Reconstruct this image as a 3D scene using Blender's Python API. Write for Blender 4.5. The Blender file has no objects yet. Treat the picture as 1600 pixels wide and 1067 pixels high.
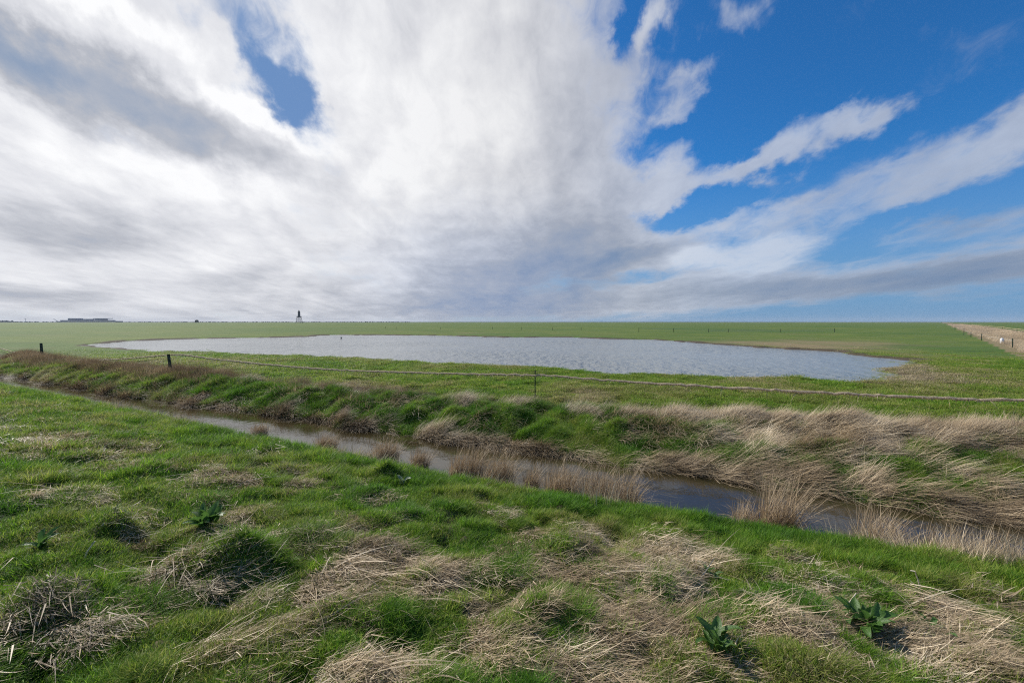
import bpy, math, random
import numpy as np
R = math.radians
rnd = random.Random(7)
rng = np.random.default_rng(11)
S = bpy.context.scene
COL = S.collection

# ------------------------------------------------------------------ camera
CAM_H = 2.55
F_PX, CX, CY = 671.0, 800.0, 533.5          # focal length in pixels of the 1600 px wide photograph
PITCH = math.atan(30.5 / F_PX)              # aimed a touch below the horizon
cd = bpy.data.cameras.new('camera')
cam = bpy.data.objects.new('camera', cd); COL.objects.link(cam)
cd.sensor_width = 36.0; cd.lens = 36.0 * F_PX / 1600.0
cd.clip_start = 0.05; cd.clip_end = 90000
cam.location = (0, 0, CAM_H); cam.rotation_euler = (R(90) - PITCH, 0, 0)
S.camera = cam

def ray(px, py):
    xc, yc = (px - CX) / F_PX, (CY - py) / F_PX
    return np.array([xc, math.cos(PITCH) + yc * math.sin(PITCH), -math.sin(PITCH) + yc * math.cos(PITCH)])
def gpt(px, py, z=0.0):
    d = ray(px, py); t = (z - CAM_H) / d[2]
    return np.array([d[0] * t, d[1] * t])
def at_depth(px, py, Y):
    d = ray(px, py); t = Y / d[1]
    return np.array([d[0] * t, Y, CAM_H + d[2] * t])
def project(x, y, z):
    dz = z - CAM_H
    depth = y * math.cos(PITCH) - dz * math.sin(PITCH)
    v = y * math.sin(PITCH) + dz * math.cos(PITCH)
    depth = np.where(np.abs(depth) < 1e-3, 1e-3, depth)
    return CX + F_PX * x / depth, CY - F_PX * v / depth, depth

# ------------------------------------------------------------------ view, sun, sky
S.view_settings.view_transform = 'Standard'; S.view_settings.look = 'None'
S.view_settings.exposure = 0.0; S.view_settings.gamma = 1.0
S.view_settings.use_curve_mapping = False
SUN_AZ, SUN_EL = -54.0, 40.0                # degrees; azimuth from straight ahead, negative = left
sd = bpy.data.lights.new('sun', 'SUN'); sd.energy = 5.0; sd.angle = R(0.53); sd.color = (1.0, 0.95, 0.87)
sun = bpy.data.objects.new('sun', sd); COL.objects.link(sun)
sun.rotation_euler = (R(90 - SUN_EL), 0, R(180 - SUN_AZ)); sun.location = (-20, 10, 30)
SKY_STRENGTH = 0.1
S.cycles.use_denoising = False; S.cycles.filter_width = 1.1
S.cycles.sample_clamp_direct = 2.0; S.cycles.sample_clamp_indirect = 4.0
S.cycles.max_bounces = 4; S.cycles.diffuse_bounces = 2; S.cycles.glossy_bounces = 2; S.cycles.transmission_bounces = 3

def azel(px, py):
    d = ray(px, py)
    return np.array([math.atan2(d[0], d[1]), math.atan2(d[2], math.hypot(d[0], d[1]))])

class NT:                                    # tiny node-building helper
    def __init__(s, tree): s.t = tree; s.n = tree.nodes; s.l = tree.links
    def put(s, inp, v):
        if hasattr(v, 'is_output'): s.l.new(v, inp)
        else: inp.default_value = v
    def node(s, kind, **kw):
        n = s.n.new(kind)
        for k, v in kw.items(): setattr(n, k, v)
        return n
    def m(s, op, a, b=0.0, c=0.0, clamp=False):
        n = s.node('ShaderNodeMath', operation=op, use_clamp=clamp)
        s.put(n.inputs[0], a); s.put(n.inputs[1], b); s.put(n.inputs[2], c)
        return n.outputs[0]
    def v(s, op, a, b=(0, 0, 0), scale=None):
        n = s.node('ShaderNodeVectorMath', operation=op)
        s.put(n.inputs[0], a); s.put(n.inputs[1], b)
        if scale is not None: s.put(n.inputs['Scale'], scale)
        return n.outputs[0]
    def comb(s, x, y, z=0.0):
        n = s.node('ShaderNodeCombineXYZ')
        s.put(n.inputs[0], x); s.put(n.inputs[1], y); s.put(n.inputs[2], z); return n.outputs[0]
    def sep(s, v):
        n = s.node('ShaderNodeSeparateXYZ'); s.put(n.inputs[0], v); return n.outputs
    def noise(s, vec, scale, detail=4.0, rough=0.55, dist=0.0, color=False, lac=2.0, dim='3D'):
        n = s.node('ShaderNodeTexNoise'); n.noise_dimensions = dim
        s.put(n.inputs['Vector'], vec); s.put(n.inputs['Scale'], scale); s.put(n.inputs['Detail'], detail)
        s.put(n.inputs['Roughness'], rough); s.put(n.inputs['Distortion'], dist); s.put(n.inputs['Lacunarity'], lac)
        return n.outputs['Color' if color else 0]
    def mr(s, v, a, b, c=0.0, d=1.0, smooth=True):
        n = s.node('ShaderNodeMapRange', interpolation_type='SMOOTHSTEP' if smooth else 'LINEAR')
        s.put(n.inputs[0], v); s.put(n.inputs[1], a); s.put(n.inputs[2], b); s.put(n.inputs[3], c); s.put(n.inputs[4], d)
        return n.outputs[0]
    def mix(s, f, a, b, blend='MIX'):
        n = s.node('ShaderNodeMix', data_type='RGBA', blend_type=blend)
        s.put(n.inputs[0], f); s.put(n.inputs[6], a); s.put(n.inputs[7], b); return n.outputs[2]
    def attr(s, name, kind='GEOMETRY'):
        n = s.node('ShaderNodeAttribute', attribute_name=name, attribute_type=kind); return n
def c4(r, g, b): return (r, g, b, 1.0)

world = bpy.data.worlds.new('World'); S.world = world; world.use_nodes = True
world.cycles.sampling_method = 'MANUAL'; world.cycles.sample_map_resolution = 512
W = NT(world.node_tree); W.n.clear()
def build_sky():
    sky = W.node('ShaderNodeTexSky', sky_type='NISHITA')
    sky.sun_disc = False; sky.sun_elevation = R(SUN_EL); sky.sun_rotation = R(SUN_AZ)
    sky.air_density = 1.0; sky.dust_density = 0.3; sky.ozone_density = 2.5
    blue = W.mix(1.0, sky.outputs[0], c4(0.20, 0.74, 1.22), 'MULTIPLY')
    tc = W.node('ShaderNodeTexCoord')
    D = tc.outputs['Generated']
    x, y, z = W.sep(D)
    az = W.m('ARCTAN2', x, y)
    el = W.m('ARCSINE', z)
    zz = W.m('ADD', W.m('MAXIMUM', z, 0.0), 0.10)
    P = W.comb(W.m('DIVIDE', x, zz), W.m('MULTIPLY', W.m('DIVIDE', y, zz), 0.62), 0.0)   # cloud-deck plane, streaked along the wind
    A0 = W.comb(az, el, 0.0)
    lel = W.m('LOGARITHM', W.m('ADD', W.m('MAXIMUM', el, 0.0), 0.07), 2.718)
    Q = W.v('ADD', W.comb(W.m('MULTIPLY', az, 1.15), W.m('MULTIPLY', lel, 0.62), 0.0), W.v('MULTIPLY', P, (.16, -.08, 0)))         # billows seen from the side, smaller low down
    w1 = W.v('SUBTRACT', W.noise(P, 0.9, 3, 0.5, color=True, dim='2D'), (0.5, 0.5, 0.5))
    w2 = W.v('SUBTRACT', W.noise(Q, 5.0, 7, 0.6, color=True, dim='2D'), (0.5, 0.5, 0.5))
    elk = W.m('MINIMUM', W.m('ADD', W.m('MULTIPLY', W.m('MAXIMUM', el, 0.0), 2.2), 0.06), 1.0)   # features shrink to the horizon
    A = W.v('ADD', A0, W.v('MULTIPLY', W.v('SCALE', w1, scale=elk), (0.22, 0.12, 0)))
    A = W.v('ADD', A, W.v('MULTIPLY', W.v('SCALE', w2, scale=elk), (0.20, 0.15, 0)))
    def blob(px, py, hx, hy, ang, soft=0.6, vec=A):
        """ellipse of half sizes hx, hy (in pixels), turned by ang degrees"""
        c = azel(px, py); s = math.cos(c[1])
        ca, sa = math.cos(R(ang)), math.sin(R(ang))
        e1 = azel(px + hx * ca * .5, py - hx * sa * .5) - azel(px - hx * ca * .5, py + hx * sa * .5)
        e2 = azel(px - hy * sa * .5, py - hy * ca * .5) - azel(px + hy * sa * .5, py + hy * ca * .5)
        th = math.atan2(e1[1], e1[0])
        n = W.node('ShaderNodeMapping', vector_type='TEXTURE')
        W.put(n.inputs['Vector'], vec)
        n.inputs['Location'].default_value = (c[0], c[1], 0)
        n.inputs['Rotation'].default_value = (0, 0, th)
        n.inputs['Scale'].default_value = (np.hypot(*e1), abs(e1[0] * e2[1] - e1[1] * e2[0]) / np.hypot(*e1), 1)
        g = W.node('ShaderNodeTexGradient', gradient_type='SPHERICAL')
        W.l.new(n.outputs[0], g.inputs[0])
        return W.mr(g.outputs['Fac'], 0.0, soft)
    def total(items, base=0.0):
        acc = base
        for it in items:
            *geo, w = it
            acc = W.m('MULTIPLY_ADD', blob(*geo), w, acc)
        return acc
    n_big = W.m('ADD', W.m('MULTIPLY', W.noise(P, 1.5, 7, 0.5, 0.3, dim='2D'), .2), W.m('MULTIPLY', W.noise(Q, 2.3, 8, 0.55, 0.2, dim='2D'), .8))
    n_fine = W.noise(Q, 4.5, 10, 0.60, 0.3, dim='2D')
    n_wisp = W.noise(W.v('ADD', Q, W.v('MULTIPLY', P, (.2, -.12, 0))), 12.0, 8, 0.66, 0.6, dim='2D')
    cover = total([
        # (px, py, half w, half h, turn, softness, weight)
        (560, 250, 560, 420, 0, .5, .95),
        (60, 200, 620, 420, 0, .5, .75),
        (-700, 100, 900, 700, 0, .8, .6),
        (200, 480, 900, 70, 0, .6, .5),
        (770, 120, 290, 420, 12, .35, .60),
        (820, 400, 330, 170, 0, .6, .45),
        (392, 72, 210, 125, -50, 1., -.88),
        (460, 170, 100, 55, -45, 1., -.78),
        (270, 25, 170, 50, -28, 1., -.42),
        (215, 235, 150, 40, -26, 1., -.66),
        (362, 72, 70, 60, 0, 1., .72),
        (1005, 45, 95, 60, 50, 1., .80),
        (1150, 15, 85, 60, 15, 1., .70),
        (1080, 120, 90, 42, 15, 1., .80),
        (1038, 165, 55, 34, 15, 1., .72),
        (1060, 245, 95, 60, 25, .9, .9),
        (1110, 288, 165, 36, 15, .9, .80),
        (1220, 243, 130, 44, 26, .9, .95),
        (1340, 190, 95, 38, 20, .9, .95),
        (985, 305, 120, 60, 18, .8, .75),
        (1430, 285, 400, 70, 19, .7, .70),
        (1620, 215, 300, 85, 24, .9, .68),
        (1180, 345, 120, 32, 6, .8, .6),
        (1480, 362, 310, 36, 11, .8, .62),
        (1010, 385, 190, 52, 12, .6, .85),
        (1165, 403, 180, 46, 8, .9, 1.05),
        (1300, 440, 580, 44, 5, .7, .85),
        (1650, 385, 260, 50, 12, .7, .5),
        (1000, 470, 330, 40, 3, .7, .75),
        (2300, 250, 700, 260, 10, .8, .6),
        (962, 40, 42, 110, -6, 1., -.75),
        (1060, 332, 120, 30, 12, 1., -.75),
        (1450, 330, 200, 16, 14, 1., -.4),
    ])
    cov = W.m('ADD', cover, W.m('MULTIPLY_ADD', n_big, 1.25, -0.62))
    cov = W.m('ADD', cov, W.m('MULTIPLY_ADD', n_fine, 0.65, -0.325))
    cov = W.m('ADD', cov, W.m('MULTIPLY_ADD', n_wisp, 0.62, -0.31))
    dens = W.mr(cov, 0.10, 1.05)
    dens = W.m('MULTIPLY', dens, W.mr(az, -.1, .5, 1.0, .80))
    # how deep / grey the cloud is
    shade = total([
        (190, 165, 470, 80, -23, .8, .56),
        (-20, 85, 260, 85, -14, .8, .26),
        (110, 362, 330, 62, -5, 1., .42),
        (60, 460, 300, 26, -2, .9, .36),
        (420, 445, 300, 30, 0, .9, .22),
        (300, 490, 500, 26, 0, .9, .16),
        (800, 440, 300, 150, 0, 1., .46),
        (900, 350, 170, 230, 8, 1., .28),
        (900, 110, 150, 250, 0, 1., .20),
        (640, 60, 60, 120, -20, 1., .16),
        (1000, 392, 170, 28, 12, .9, .34),
        (1250, 452, 520, 42, 4, 1., .44),
        (1560, 325, 260, 50, 14, .9, .25),
        (1560, 410, 300, 40, 10, .9, .35),
        (660, 480, 380, 40, 0, .9, .25),
        (670, 190, 260, 230, 0, 1., -.20),
        (420, 190, 230, 30, -32, .9, -.30),
        (170, 30, 250, 40, -22, .9, -.30),
        (1165, 398, 150, 34, 8, .9, -.75),
        (300, 290, 260, 40, -14, 1., -.2),
        (80, 255, 200, 30, -24, 1., -.2),
    ], 0.22)
    off = W.v('ADD', Q, (-0.05, 0.03, 0.0))
    n_lit = W.m('SUBTRACT', W.noise(Q, 4.0, 7, 0.55, 0.2, dim='2D'), W.noise(off, 4.0, 7, 0.55, 0.2, dim='2D'))     # sunny / lee side of billows
    sh = W.m('ADD', shade, W.m('MULTIPLY', n_lit, 0.55))
    sh = W.m('ADD', sh, W.m('MULTIPLY_ADD', n_fine, 0.30, -0.15))
    sh = W.m('ADD', sh, W.m('MULTIPLY_ADD', n_big, 0.34, -0.17), clamp=True)
    sh = W.m('ADD', sh, W.m('MULTIPLY_ADD', n_wisp, 0.22, -0.11), clamp=True)
    ramp = W.node('ShaderNodeValToRGB'); W.put(ramp.inputs[0], sh)
    e = ramp.color_ramp.elements
    e[0].position = 0.0; e[0].color = c4(0.95, 0.955, 0.97)
    e[1].position = 1.0; e[1].color = c4(0.26, 0.34, 0.48)
    a = e.new(0.28); a.color = c4(0.74, 0.75, 0.79)
    a = e.new(0.62); a.color = c4(0.47, 0.49, 0.545)
    # clouds further from the sun (to the right) are dimmer
    side = W.mr(az, -0.5, 0.75, 1.04, 0.68, smooth=False)
    tintc = W.mix(W.m('MAXIMUM', W.mr(az, 0.0, .7), blob(800, 450, 330, 170, 0, 1.)), c4(1, 1, 1), c4(.88, .96, 1.10))
    cc = W.v('SCALE', W.v('MULTIPLY', ramp.outputs[0], tintc), scale=W.m('DIVIDE', side, SKY_STRENGTH))
    # pale air low down, paler towards the sun
    hz = W.m('MAXIMUM', W.mr(el, 0.0, 0.34, 0.85, 0.0), W.mr(az, -.45, .2, .85, 0.0))
    air = W.mix(W.mr(el, .12, .4), W.mix(W.mr(az, -.6, .5), c4(.50, .53, .58), c4(.17, .31, .54)), c4(.17, .28, .50))
    blue2 = W.mix(hz, blue, W.v('SCALE', air, scale=1.0 / SKY_STRENGTH))
    colr = W.mix(dens, blue2, cc)
    bg = W.node('ShaderNodeBackground'); W.l.new(colr, bg.inputs[0]); bg.inputs[1].default_value = SKY_STRENGTH
    out = W.node('ShaderNodeOutputWorld'); W.l.new(bg.outputs[0], out.inputs[0])
build_sky()

# ------------------------------------------------------------------ lattice noise for shapes and scatter
def _h(ix, iy, seed):
    n = (ix.astype(np.int64) * 374761393 + iy.astype(np.int64) * 668265263 + seed * 2147483647) & 0xffffffff
    n = ((n ^ (n >> 13)) * 1274126177) & 0xffffffff
    return ((n ^ (n >> 16)) & 0xffffff) / float(0xffffff)
def vnoise(x, y, seed=0):
    ix, iy = np.floor(x), np.floor(y); fx, fy = x - ix, y - iy
    ux, uy = fx * fx * fx * (fx * (fx * 6 - 15) + 10), fy * fy * fy * (fy * (fy * 6 - 15) + 10)
    a, b, c, d = _h(ix, iy, seed), _h(ix + 1, iy, seed), _h(ix, iy + 1, seed), _h(ix + 1, iy + 1, seed)
    return (a + (b - a) * ux) * (1 - uy) + (c + (d - c) * ux) * uy
def fbm(x, y, scale, octv=4, seed=0, gain=0.5):
    """about -1 .. 1; scale is the size in metres of the largest features"""
    x = np.asarray(x, float); y = np.asarray(y, float)
    t, amp, tot, f = 0.0, 1.0, 0.0, 1.0 / scale
    for k in range(octv):
        t = t + amp * (vnoise(x * f + 17.3 * k, y * f - 9.1 * k, seed + k) * 2 - 1); tot += amp
        amp *= gain; f *= 2.03
    return t / tot * 1.6
def sstep(a, b, v):
    t = np.clip((v - a) / (b - a), 0, 1); return t * t * (3 - 2 * t)

# ------------------------------------------------------------------ lie of the land
def curve(pts, z):
    p = np.array([gpt(a, b, z) for a, b in pts])
    l, r = p[0] + (p[0] - p[2]) * 3.0, p[-1] + (p[-1] - p[-4]) * 3.0
    return np.vstack([l, p, r])
NEAR = curve([(0, 604), (200, 645), (400, 690), (600, 731), (800, 768), (1000, 799), (1200, 832), (1400, 866), (1600, 893)], 0.12)
WFAR = curve([(0, 590), (70, 598), (150, 611), (217, 621), (300, 633), (375, 641), (462, 655), (562, 670), (612, 675), (687, 688), (750, 695),
              (825, 704), (912, 715), (990, 729), (1075, 740), (1175, 758), (1250, 769), (1362, 787), (1450, 800), (1597, 817)], -0.55)
FTOP = curve([(0, 554), (100, 573), (270, 590), (400, 603), (500, 614), (600, 625), (700, 633), (800, 640), (900, 645), (1000, 653), (1100, 657),
              (1200, 661), (1300, 669), (1400, 676), (1500, 683), (1600, 692)], 0.0)
def yn(x): return np.interp(x, NEAR[:, 0], NEAR[:, 1])
def yw(x): return np.interp(x, WFAR[:, 0], WFAR[:, 1]) + 0.30 * fbm(x, x * 0 + 3.1, 1.2, 3, 31)
def yf(x): return np.maximum(yw(x) + 0.8, np.interp(x, FTOP[:, 0], FTOP[:, 1]) + 0.38 * fbm(x, x * 0 + 8.1, 1.5, 3, 37))
DITCH_Z, POND_Z = -0.55, -0.13

POND = [(145, 540), (170, 537), (200, 533.5), (260, 531), (330, 529.2), (420, 527.8), (490, 526.3), (502, 524.6), (520, 523.6), (600, 524), (680, 524.6),
        (720, 525.8), (800, 527.6), (880, 527.2), (935, 529.6), (1010, 531), (1060, 534), (1100, 537.6), (1170, 543), (1200, 544.5), (1290, 549),
        (1340, 556), (1380, 560), (1408, 564), (1404, 571), (1388, 576), (1372, 582), (1384, 588), (1385, 596), (1340, 600), (1300, 597), (1250, 596),
        (1190, 594), (1130, 592), (1080, 588), (1020, 586.5), (985, 588), (970, 589), (945, 584), (900, 579), (830, 575), (760, 573), (700, 571),
        (640, 567), (600, 564), (540, 560), (480, 558), (400, 554.5), (350, 551), (280, 550), (240, 548), (190, 545)]
PONDP = np.array([gpt(a, b, POND_Z) for a, b in POND])
def pond_dist(x, y):
    """signed distance to the shore, negative inside the pond"""
    p = np.stack([x, y], -1); best = np.full(x.shape, 1e9); inside = np.zeros(x.shape, bool)
    n = len(PONDP)
    for i in range(n):
        a, b = PONDP[i], PONDP[(i + 1) % n]; ab = b - a
        t = np.clip(((p - a) @ ab) / (ab @ ab), 0, 1)
        q = p - a - t[..., None] * ab
        best = np.minimum(best, np.hypot(q[..., 0], q[..., 1]))
        cond = (a[1] > y) != (b[1] > y)
        with np.errstate(divide='ignore', invalid='ignore'):
            xi = (b[0] - a[0]) * (y - a[1]) / (b[1] - a[1]) + a[0]
        inside ^= cond & (x < xi)
    return np.where(inside, -best, best)

# mounds of the foreground: pixel of the foot, half width (m), height (m)
MOUNDS = [(150, 785, .30, .26), (75, 706, .45, .14), (108, 716, .45, .13), (215, 775, .20, .12), (500, 850, .34, .24), (372, 890, .30, .20),
          (270, 880, .26, .15), (85, 955, .30, .13), (65, 985, .28, .12), (190, 835, .17, .26), (420, 712, .26, .12), (600, 745, .22, .24), (870, 862, .30, .12),
          (690, 800, .26, .10), (930, 905, .3, .12), (1240, 970, .32, .15), (1040, 905, .22, .16), (830, 965, .25, .10), (280, 965, .26, .12),
          (180, 705, .3, .10), (240, 700, .3, .08), (330, 720, .3, .09), (560, 775, .25, .1), (1120, 1015, .25, .08), (480, 990, .22, .1)]
def base_near(x, y):
    t = np.maximum(yn(x) - y, 0)
    return 0.12 + 0.135 * np.minimum(t, 13) + 0.03 * fbm(x, y, 2.6, 2, 5)
_mr = random.Random(23)
MOUNDS += [(_mr.uniform(-60, 1660), 640 + 430 * _mr.random() ** .8, _mr.uniform(.07, .18), _mr.uniform(.02, .055)) for _ in range(150)]
MOUND_XY = []
for px, py, w, h in MOUNDS:
    z = 0.5
    for _ in range(6):
        q = gpt(px, py, z); z = float(base_near(q[0:1], q[1:2])[0])
    if yn(q[0]) - q[1] > .5: MOUND_XY.append((q[0], q[1], w, h))
def strip_q(x, y):
    """across-distance in the dry reed strip far right: 0 at its near edge, 1 at its far edge"""
    return (x - 1.0 * y - 7.0) / 12.0
def height(x, y, detail=True):
    x = np.asarray(x, float); y = np.asarray(y, float)
    n, w, f = yn(x), yw(x), yf(x)
    zn = base_near(x, y)
    if detail:
        hum = fbm(x, y, 0.55, 4, 51); zn = zn + 0.035 * fbm(x, y, .22, 3, 53) + 0.042 * hum - .13 * np.maximum(fbm(x, y, .34, 3, 57) - .22, 0) * sstep(0.0, 0.6, n - y)
        for mx, my, mw, mh in MOUND_XY:
            d2 = ((x - mx) ** 2 + (y - my) ** 2) / (mw * mw)
            zn = zn + np.where(d2 < 6, mh * .8 * np.exp(-d2 * 1.6) * (1 + .8 * hum), 0)
    zm = 0.05 * fbm(x, y, 7.0, 3, 61)
    if detail:
        lump = np.maximum(fbm(x, y, 0.5, 3, 71), -.7)
        zm = zm + 0.115 * lump * np.exp(-np.maximum(y - f, 0) / 14.0) + 0.03 * fbm(x, y, 2.2, 2, 73)
    # pond basin
    far = (np.abs(x) < 90) & (y > 12) & (y < 110)
    pd = np.full(x.shape, 50.0)
    if far.any():
        pd[far] = pond_dist(x[far], y[far])
        rag = fbm(x[far], y[far], 1.6, 3, 81) * (0.25 + y[far] * 0.012)
        pd[far] = pd[far] + rag - .25 - .012 * y[far]
    zm = np.where(pd < 0.35, np.minimum(zm * sstep(-.1, .6, pd), 0.04) + (-0.55) * (1 - sstep(-1.1, 0.28, pd)), zm)
    # ditch beside the reed strip
    q = strip_q(x, y)
    inq = (x > 30) & (q > -0.3) & (q < 1.3)
    zm = np.where(inq, zm - 0.5 * sstep(.1, .4, q) * (1 - sstep(.6, .95, q)), zm)
    # far bank of the near ditch
    sfar = np.clip((y - w) / np.maximum(f - w, .3), 0, 1)
    cut = fbm(x, y, 0.8, 3, 91)
    zb = -0.68 + 0.70 * np.clip(sfar, 0, 1) ** 0.6 + (0.13 * cut + .07 * fbm(x, y, .33, 2, 93)) * np.sin(np.pi * np.clip(sfar, 0, 1))
    zfar = np.where(y >= f, zm, zb + (zm - 0.02) * sfar)
    # near bank
    sn = np.clip((y - n) / 1.0, 0, 1)
    znb = 0.12 - 1.07 * sstep(0, 1, sn)
    zb2 = np.where(y < w, np.maximum(-0.95, -0.68 - (w - y) * .8), zfar)
    z = np.where(y <= n, zn, np.where(y >= w, zfar, np.where(sn < 1, np.maximum(znb, zb2), zb2)))
    return z
def hz1(x, y): return float(height(np.array([x]), np.array([y]))[0])
def foot(px, py):
    """ground point seen at a pixel, by stepping along its ray"""
    d = ray(px, py)
    t = np.concatenate([np.linspace(1, 30, 3000), np.linspace(30, 400, 4000)[1:]]) / 1.0
    x, y, z = d[0] * t, d[1] * t, CAM_H + d[2] * t
    g = height(x, y); k = int(np.argmax(z <= g))
    return x[k], y[k], float(g[k])

# masks that say what grows where, in the photograph's layout of the slope
def pix_gauss(x, y, z, items):
    px, py, dep = project(x, y, z); tot = np.zeros(np.shape(x))
    for cx, cy, rx, ry, w in items:
        tot = tot + w * np.exp(-(((px - cx) / rx) ** 2 + ((py - cy) / ry) ** 2))
    return np.where(dep > .3, tot, 0)
DRY = [(620, 880, 190, 70, .8), (900, 870, 180, 45, .7), (960, 960, 230, 80, .75), (1250, 960, 220, 70, .9), (1480, 1010, 160, 70, .7), (1080, 890, 120, 50, .4),
       (420, 740, 120, 30, .45), (300, 760, 120, 30, .25), (60, 690, 120, 25, .45), (210, 730, 110, 18, .35), (720, 785, 90, 30, .35), (330, 850, 90, 40, .35), (460, 930, 120, 40, .45),
       (600, 1010, 160, 60, .35), (260, 960, 140, 60, .2), (120, 1010, 120, 60, .12), (1000, 1040, 160, 40, .3), (820, 1020, 140, 50, .35),
       (1000, 815, 300, 22, -.5), (1400, 900, 240, 35, -.6), (520, 700, 300, 30, -.5), (150, 640, 250, 25, -.5), (80, 850, 130, 90, -.35), (70, 975, 150, 80, -.75), (430, 1050, 130, 40, -.3), (420, 1040, 90, 60, -.4),
       (1130, 1000, 60, 40, -.3), (1350, 960, 50, 40, -.3), (1180, 905, 70, 25, -.35), (860, 800, 200, 20, -.4)]
def dryness(x, y, z):
    d = -0.05 + .54 * pix_gauss(x, y, z, DRY) + 0.38 * fbm(x, y, 0.9, 3, 101, .6) + 0.50 * fbm(x, y, .26, 3, 107)
    edge = yn(x) - y
    d = d - 0.75 * (1 - sstep(0.35, 1.1, edge))
    return np.clip(d, 0, 1)
MEADOW_DRY = [(1290, 541, 130, 9, .75), (1430, 592, 75, 11, 1.0), (1390, 578, 40, 10, .5), (1150, 533, 120, 6, .35), (980, 615, 90, 14, .40), (760, 520, 300, 3, .2), (150, 562, 80, 4, .3),
              (1430, 570, 30, 14, .35), (200, 520, 200, 4, .15), (420, 608, 200, 14, .18)]
def meadow_dry(x, y):
    return np.clip(0.05 + pix_gauss(x, y, 0 * x, MEADOW_DRY) + 0.22 * fbm(x, y, 5.0, 4, 111), 0, 1)

# ------------------------------------------------------------------ materials
def new_mat(name):
    m = bpy.data.materials.new(name); m.use_nodes = True
    t = NT(m.node_tree); t.n.clear()
    out = t.node('ShaderNodeOutputMaterial')
    return m, t, out
def principled(t, out, col, rough=0.7, spec=0.3, bump=None, bump_d=0.02, metal=0.0):
    p = t.node('ShaderNodeBsdfPrincipled')
    t.put(p.inputs['Base Color'], col); t.put(p.inputs['Roughness'], rough)
    t.put(p.inputs['Specular IOR Level'], spec); t.put(p.inputs['Metallic'], metal)
    if bump is not None:
        b = t.node('ShaderNodeBump'); b.inputs['Distance'].default_value = bump_d; t.put(b.inputs['Height'], bump)
        t.l.new(b.outputs[0], p.inputs['Normal'])
    if out is not None: t.l.new(p.outputs[0], out.inputs[0])
    return p
def simple(name, col, rough=0.7, spec=0.3, var=0.25, scale=6.0, bump=0.0, metal=0.0):
    m, t, out = new_mat(name)
    tc = t.node('ShaderNodeTexCoord')
    n = t.noise(tc.outputs['Object'], scale, 5, .6)
    f = t.mr(n, .3, .7, 1 - var, 1 + var)
    c = t.v('SCALE', col[:3], scale=f)
    principled(t, out, c, rough, spec, n if bump else None, bump or .01, metal)
    return m

def make_ground_mat():
    m, t, out = new_mat('ground_turf')
    geo = t.node('ShaderNodeNewGeometry'); P = geo.outputs['Position']
    dry, mud = t.attr('dry').outputs['Fac'], t.attr('mud').outputs['Fac']
    near = t.attr('near').outputs['Fac']
    n1 = t.noise(P, 0.11, 5, .6); n2 = t.noise(P, 1.1, 6, .65); n3 = t.noise(P, 9.0, 6, .7); n4 = t.noise(P, 0.02, 5, .6)
    g = t.mix(t.mr(n1, .35, .68), c4(.095, .150, .024), c4(.150, .185, .036))
    g = t.mix(t.mr(n2, .42, .72, 0, .6), g, c4(.055, .105, .018))
    n5 = t.noise(t.v('MULTIPLY', P, (.25, 1, 1)), .16, 6, .65)
    g = t.mix(t.mr(n4, .42, .60, 0, .6), g, c4(.062, .125, .024))
    g = t.mix(t.mr(n5, .50, .68, 0, .65), g, c4(.150, .150, .055))
    g = t.mix(t.mr(n5, .45, .30, 0, .6), g, c4(.045, .085, .020))
    g = t.mix(t.mr(n3, .5, .75, 0, .55), g, c4(.035, .058, .014))
    dn = t.m('ADD', dry, t.m('MULTIPLY_ADD', n3, .5, -.25))
    g = t.mix(t.mr(dn, .15, .85, 0, .9), g, c4(.25, .19, .105))
    g = t.mix(near, g, t.mix(t.mr(n3, .4, .65), c4(.05, .055, .02), c4(.15, .12, .065)))      # thatch and soil under the tufts
    g = t.mix(t.mr(t.m('ADD', mud, t.m('MULTIPLY_ADD', n3, .5, -.25)), .3, .7), g, t.mix(n3, c4(.05, .04, .028), c4(.12, .095, .065)))
    h = t.m('ADD', t.m('MULTIPLY', n3, .5), n2)
    principled(t, out, g, .85, .15, h, .09)
    return m
M_GROUND = make_ground_mat()

def make_blade_mat(name, stops, trans=0.35, rough=0.5):
    """stops: colours over the tint carried by every tuft"""
    m, t, out = new_mat(name)
    tint = t.attr('tint', 'INSTANCER').outputs['Fac']
    bl = t.attr('bl').outputs['Fac']; hh = t.attr('hh').outputs['Fac']
    oi = t.node('ShaderNodeObjectInfo')
    f = t.m('ADD', tint, t.m('MULTIPLY_ADD', bl, .5, -.25), clamp=True)
    ramp = t.node('ShaderNodeValToRGB'); t.put(ramp.inputs[0], f); e = ramp.color_ramp.elements
    e[0].position, e[0].color = stops[0][0], c4(*stops[0][1]); e[1].position, e[1].color = stops[-1][0], c4(*stops[-1][1])
    for p, c in stops[1:-1]:
        a = e.new(p); a.color = c4(*c)
    br = t.m('MULTIPLY', t.mr(oi.outputs['Random'], 0, 1, .72, 1.28, smooth=False), t.mr(bl, 0, 1, .7, 1.3, smooth=False))
    col = t.v('SCALE', ramp.outputs[0], scale=br)
    p = principled(t, None, col, rough, .25)
    tr = t.node('ShaderNodeBsdfTranslucent'); t.put(tr.inputs[0], col)
    mx = t.node('ShaderNodeMixShader'); mx.inputs[0].default_value = trans
    t.l.new(p.outputs[0], mx.inputs[1]); t.l.new(tr.outputs[0], mx.inputs[2]); t.l.new(mx.outputs[0], out.inputs[0])
    return m
M_GRASS = make_blade_mat('grass_blades', [(0, (.072, .190, .014)), (.3, (.165, .320, .022)), (.55, (.28, .340, .050)), (.8, (.37, .32, .14)), (1, (.46, .38, .24))], .5)
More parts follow.
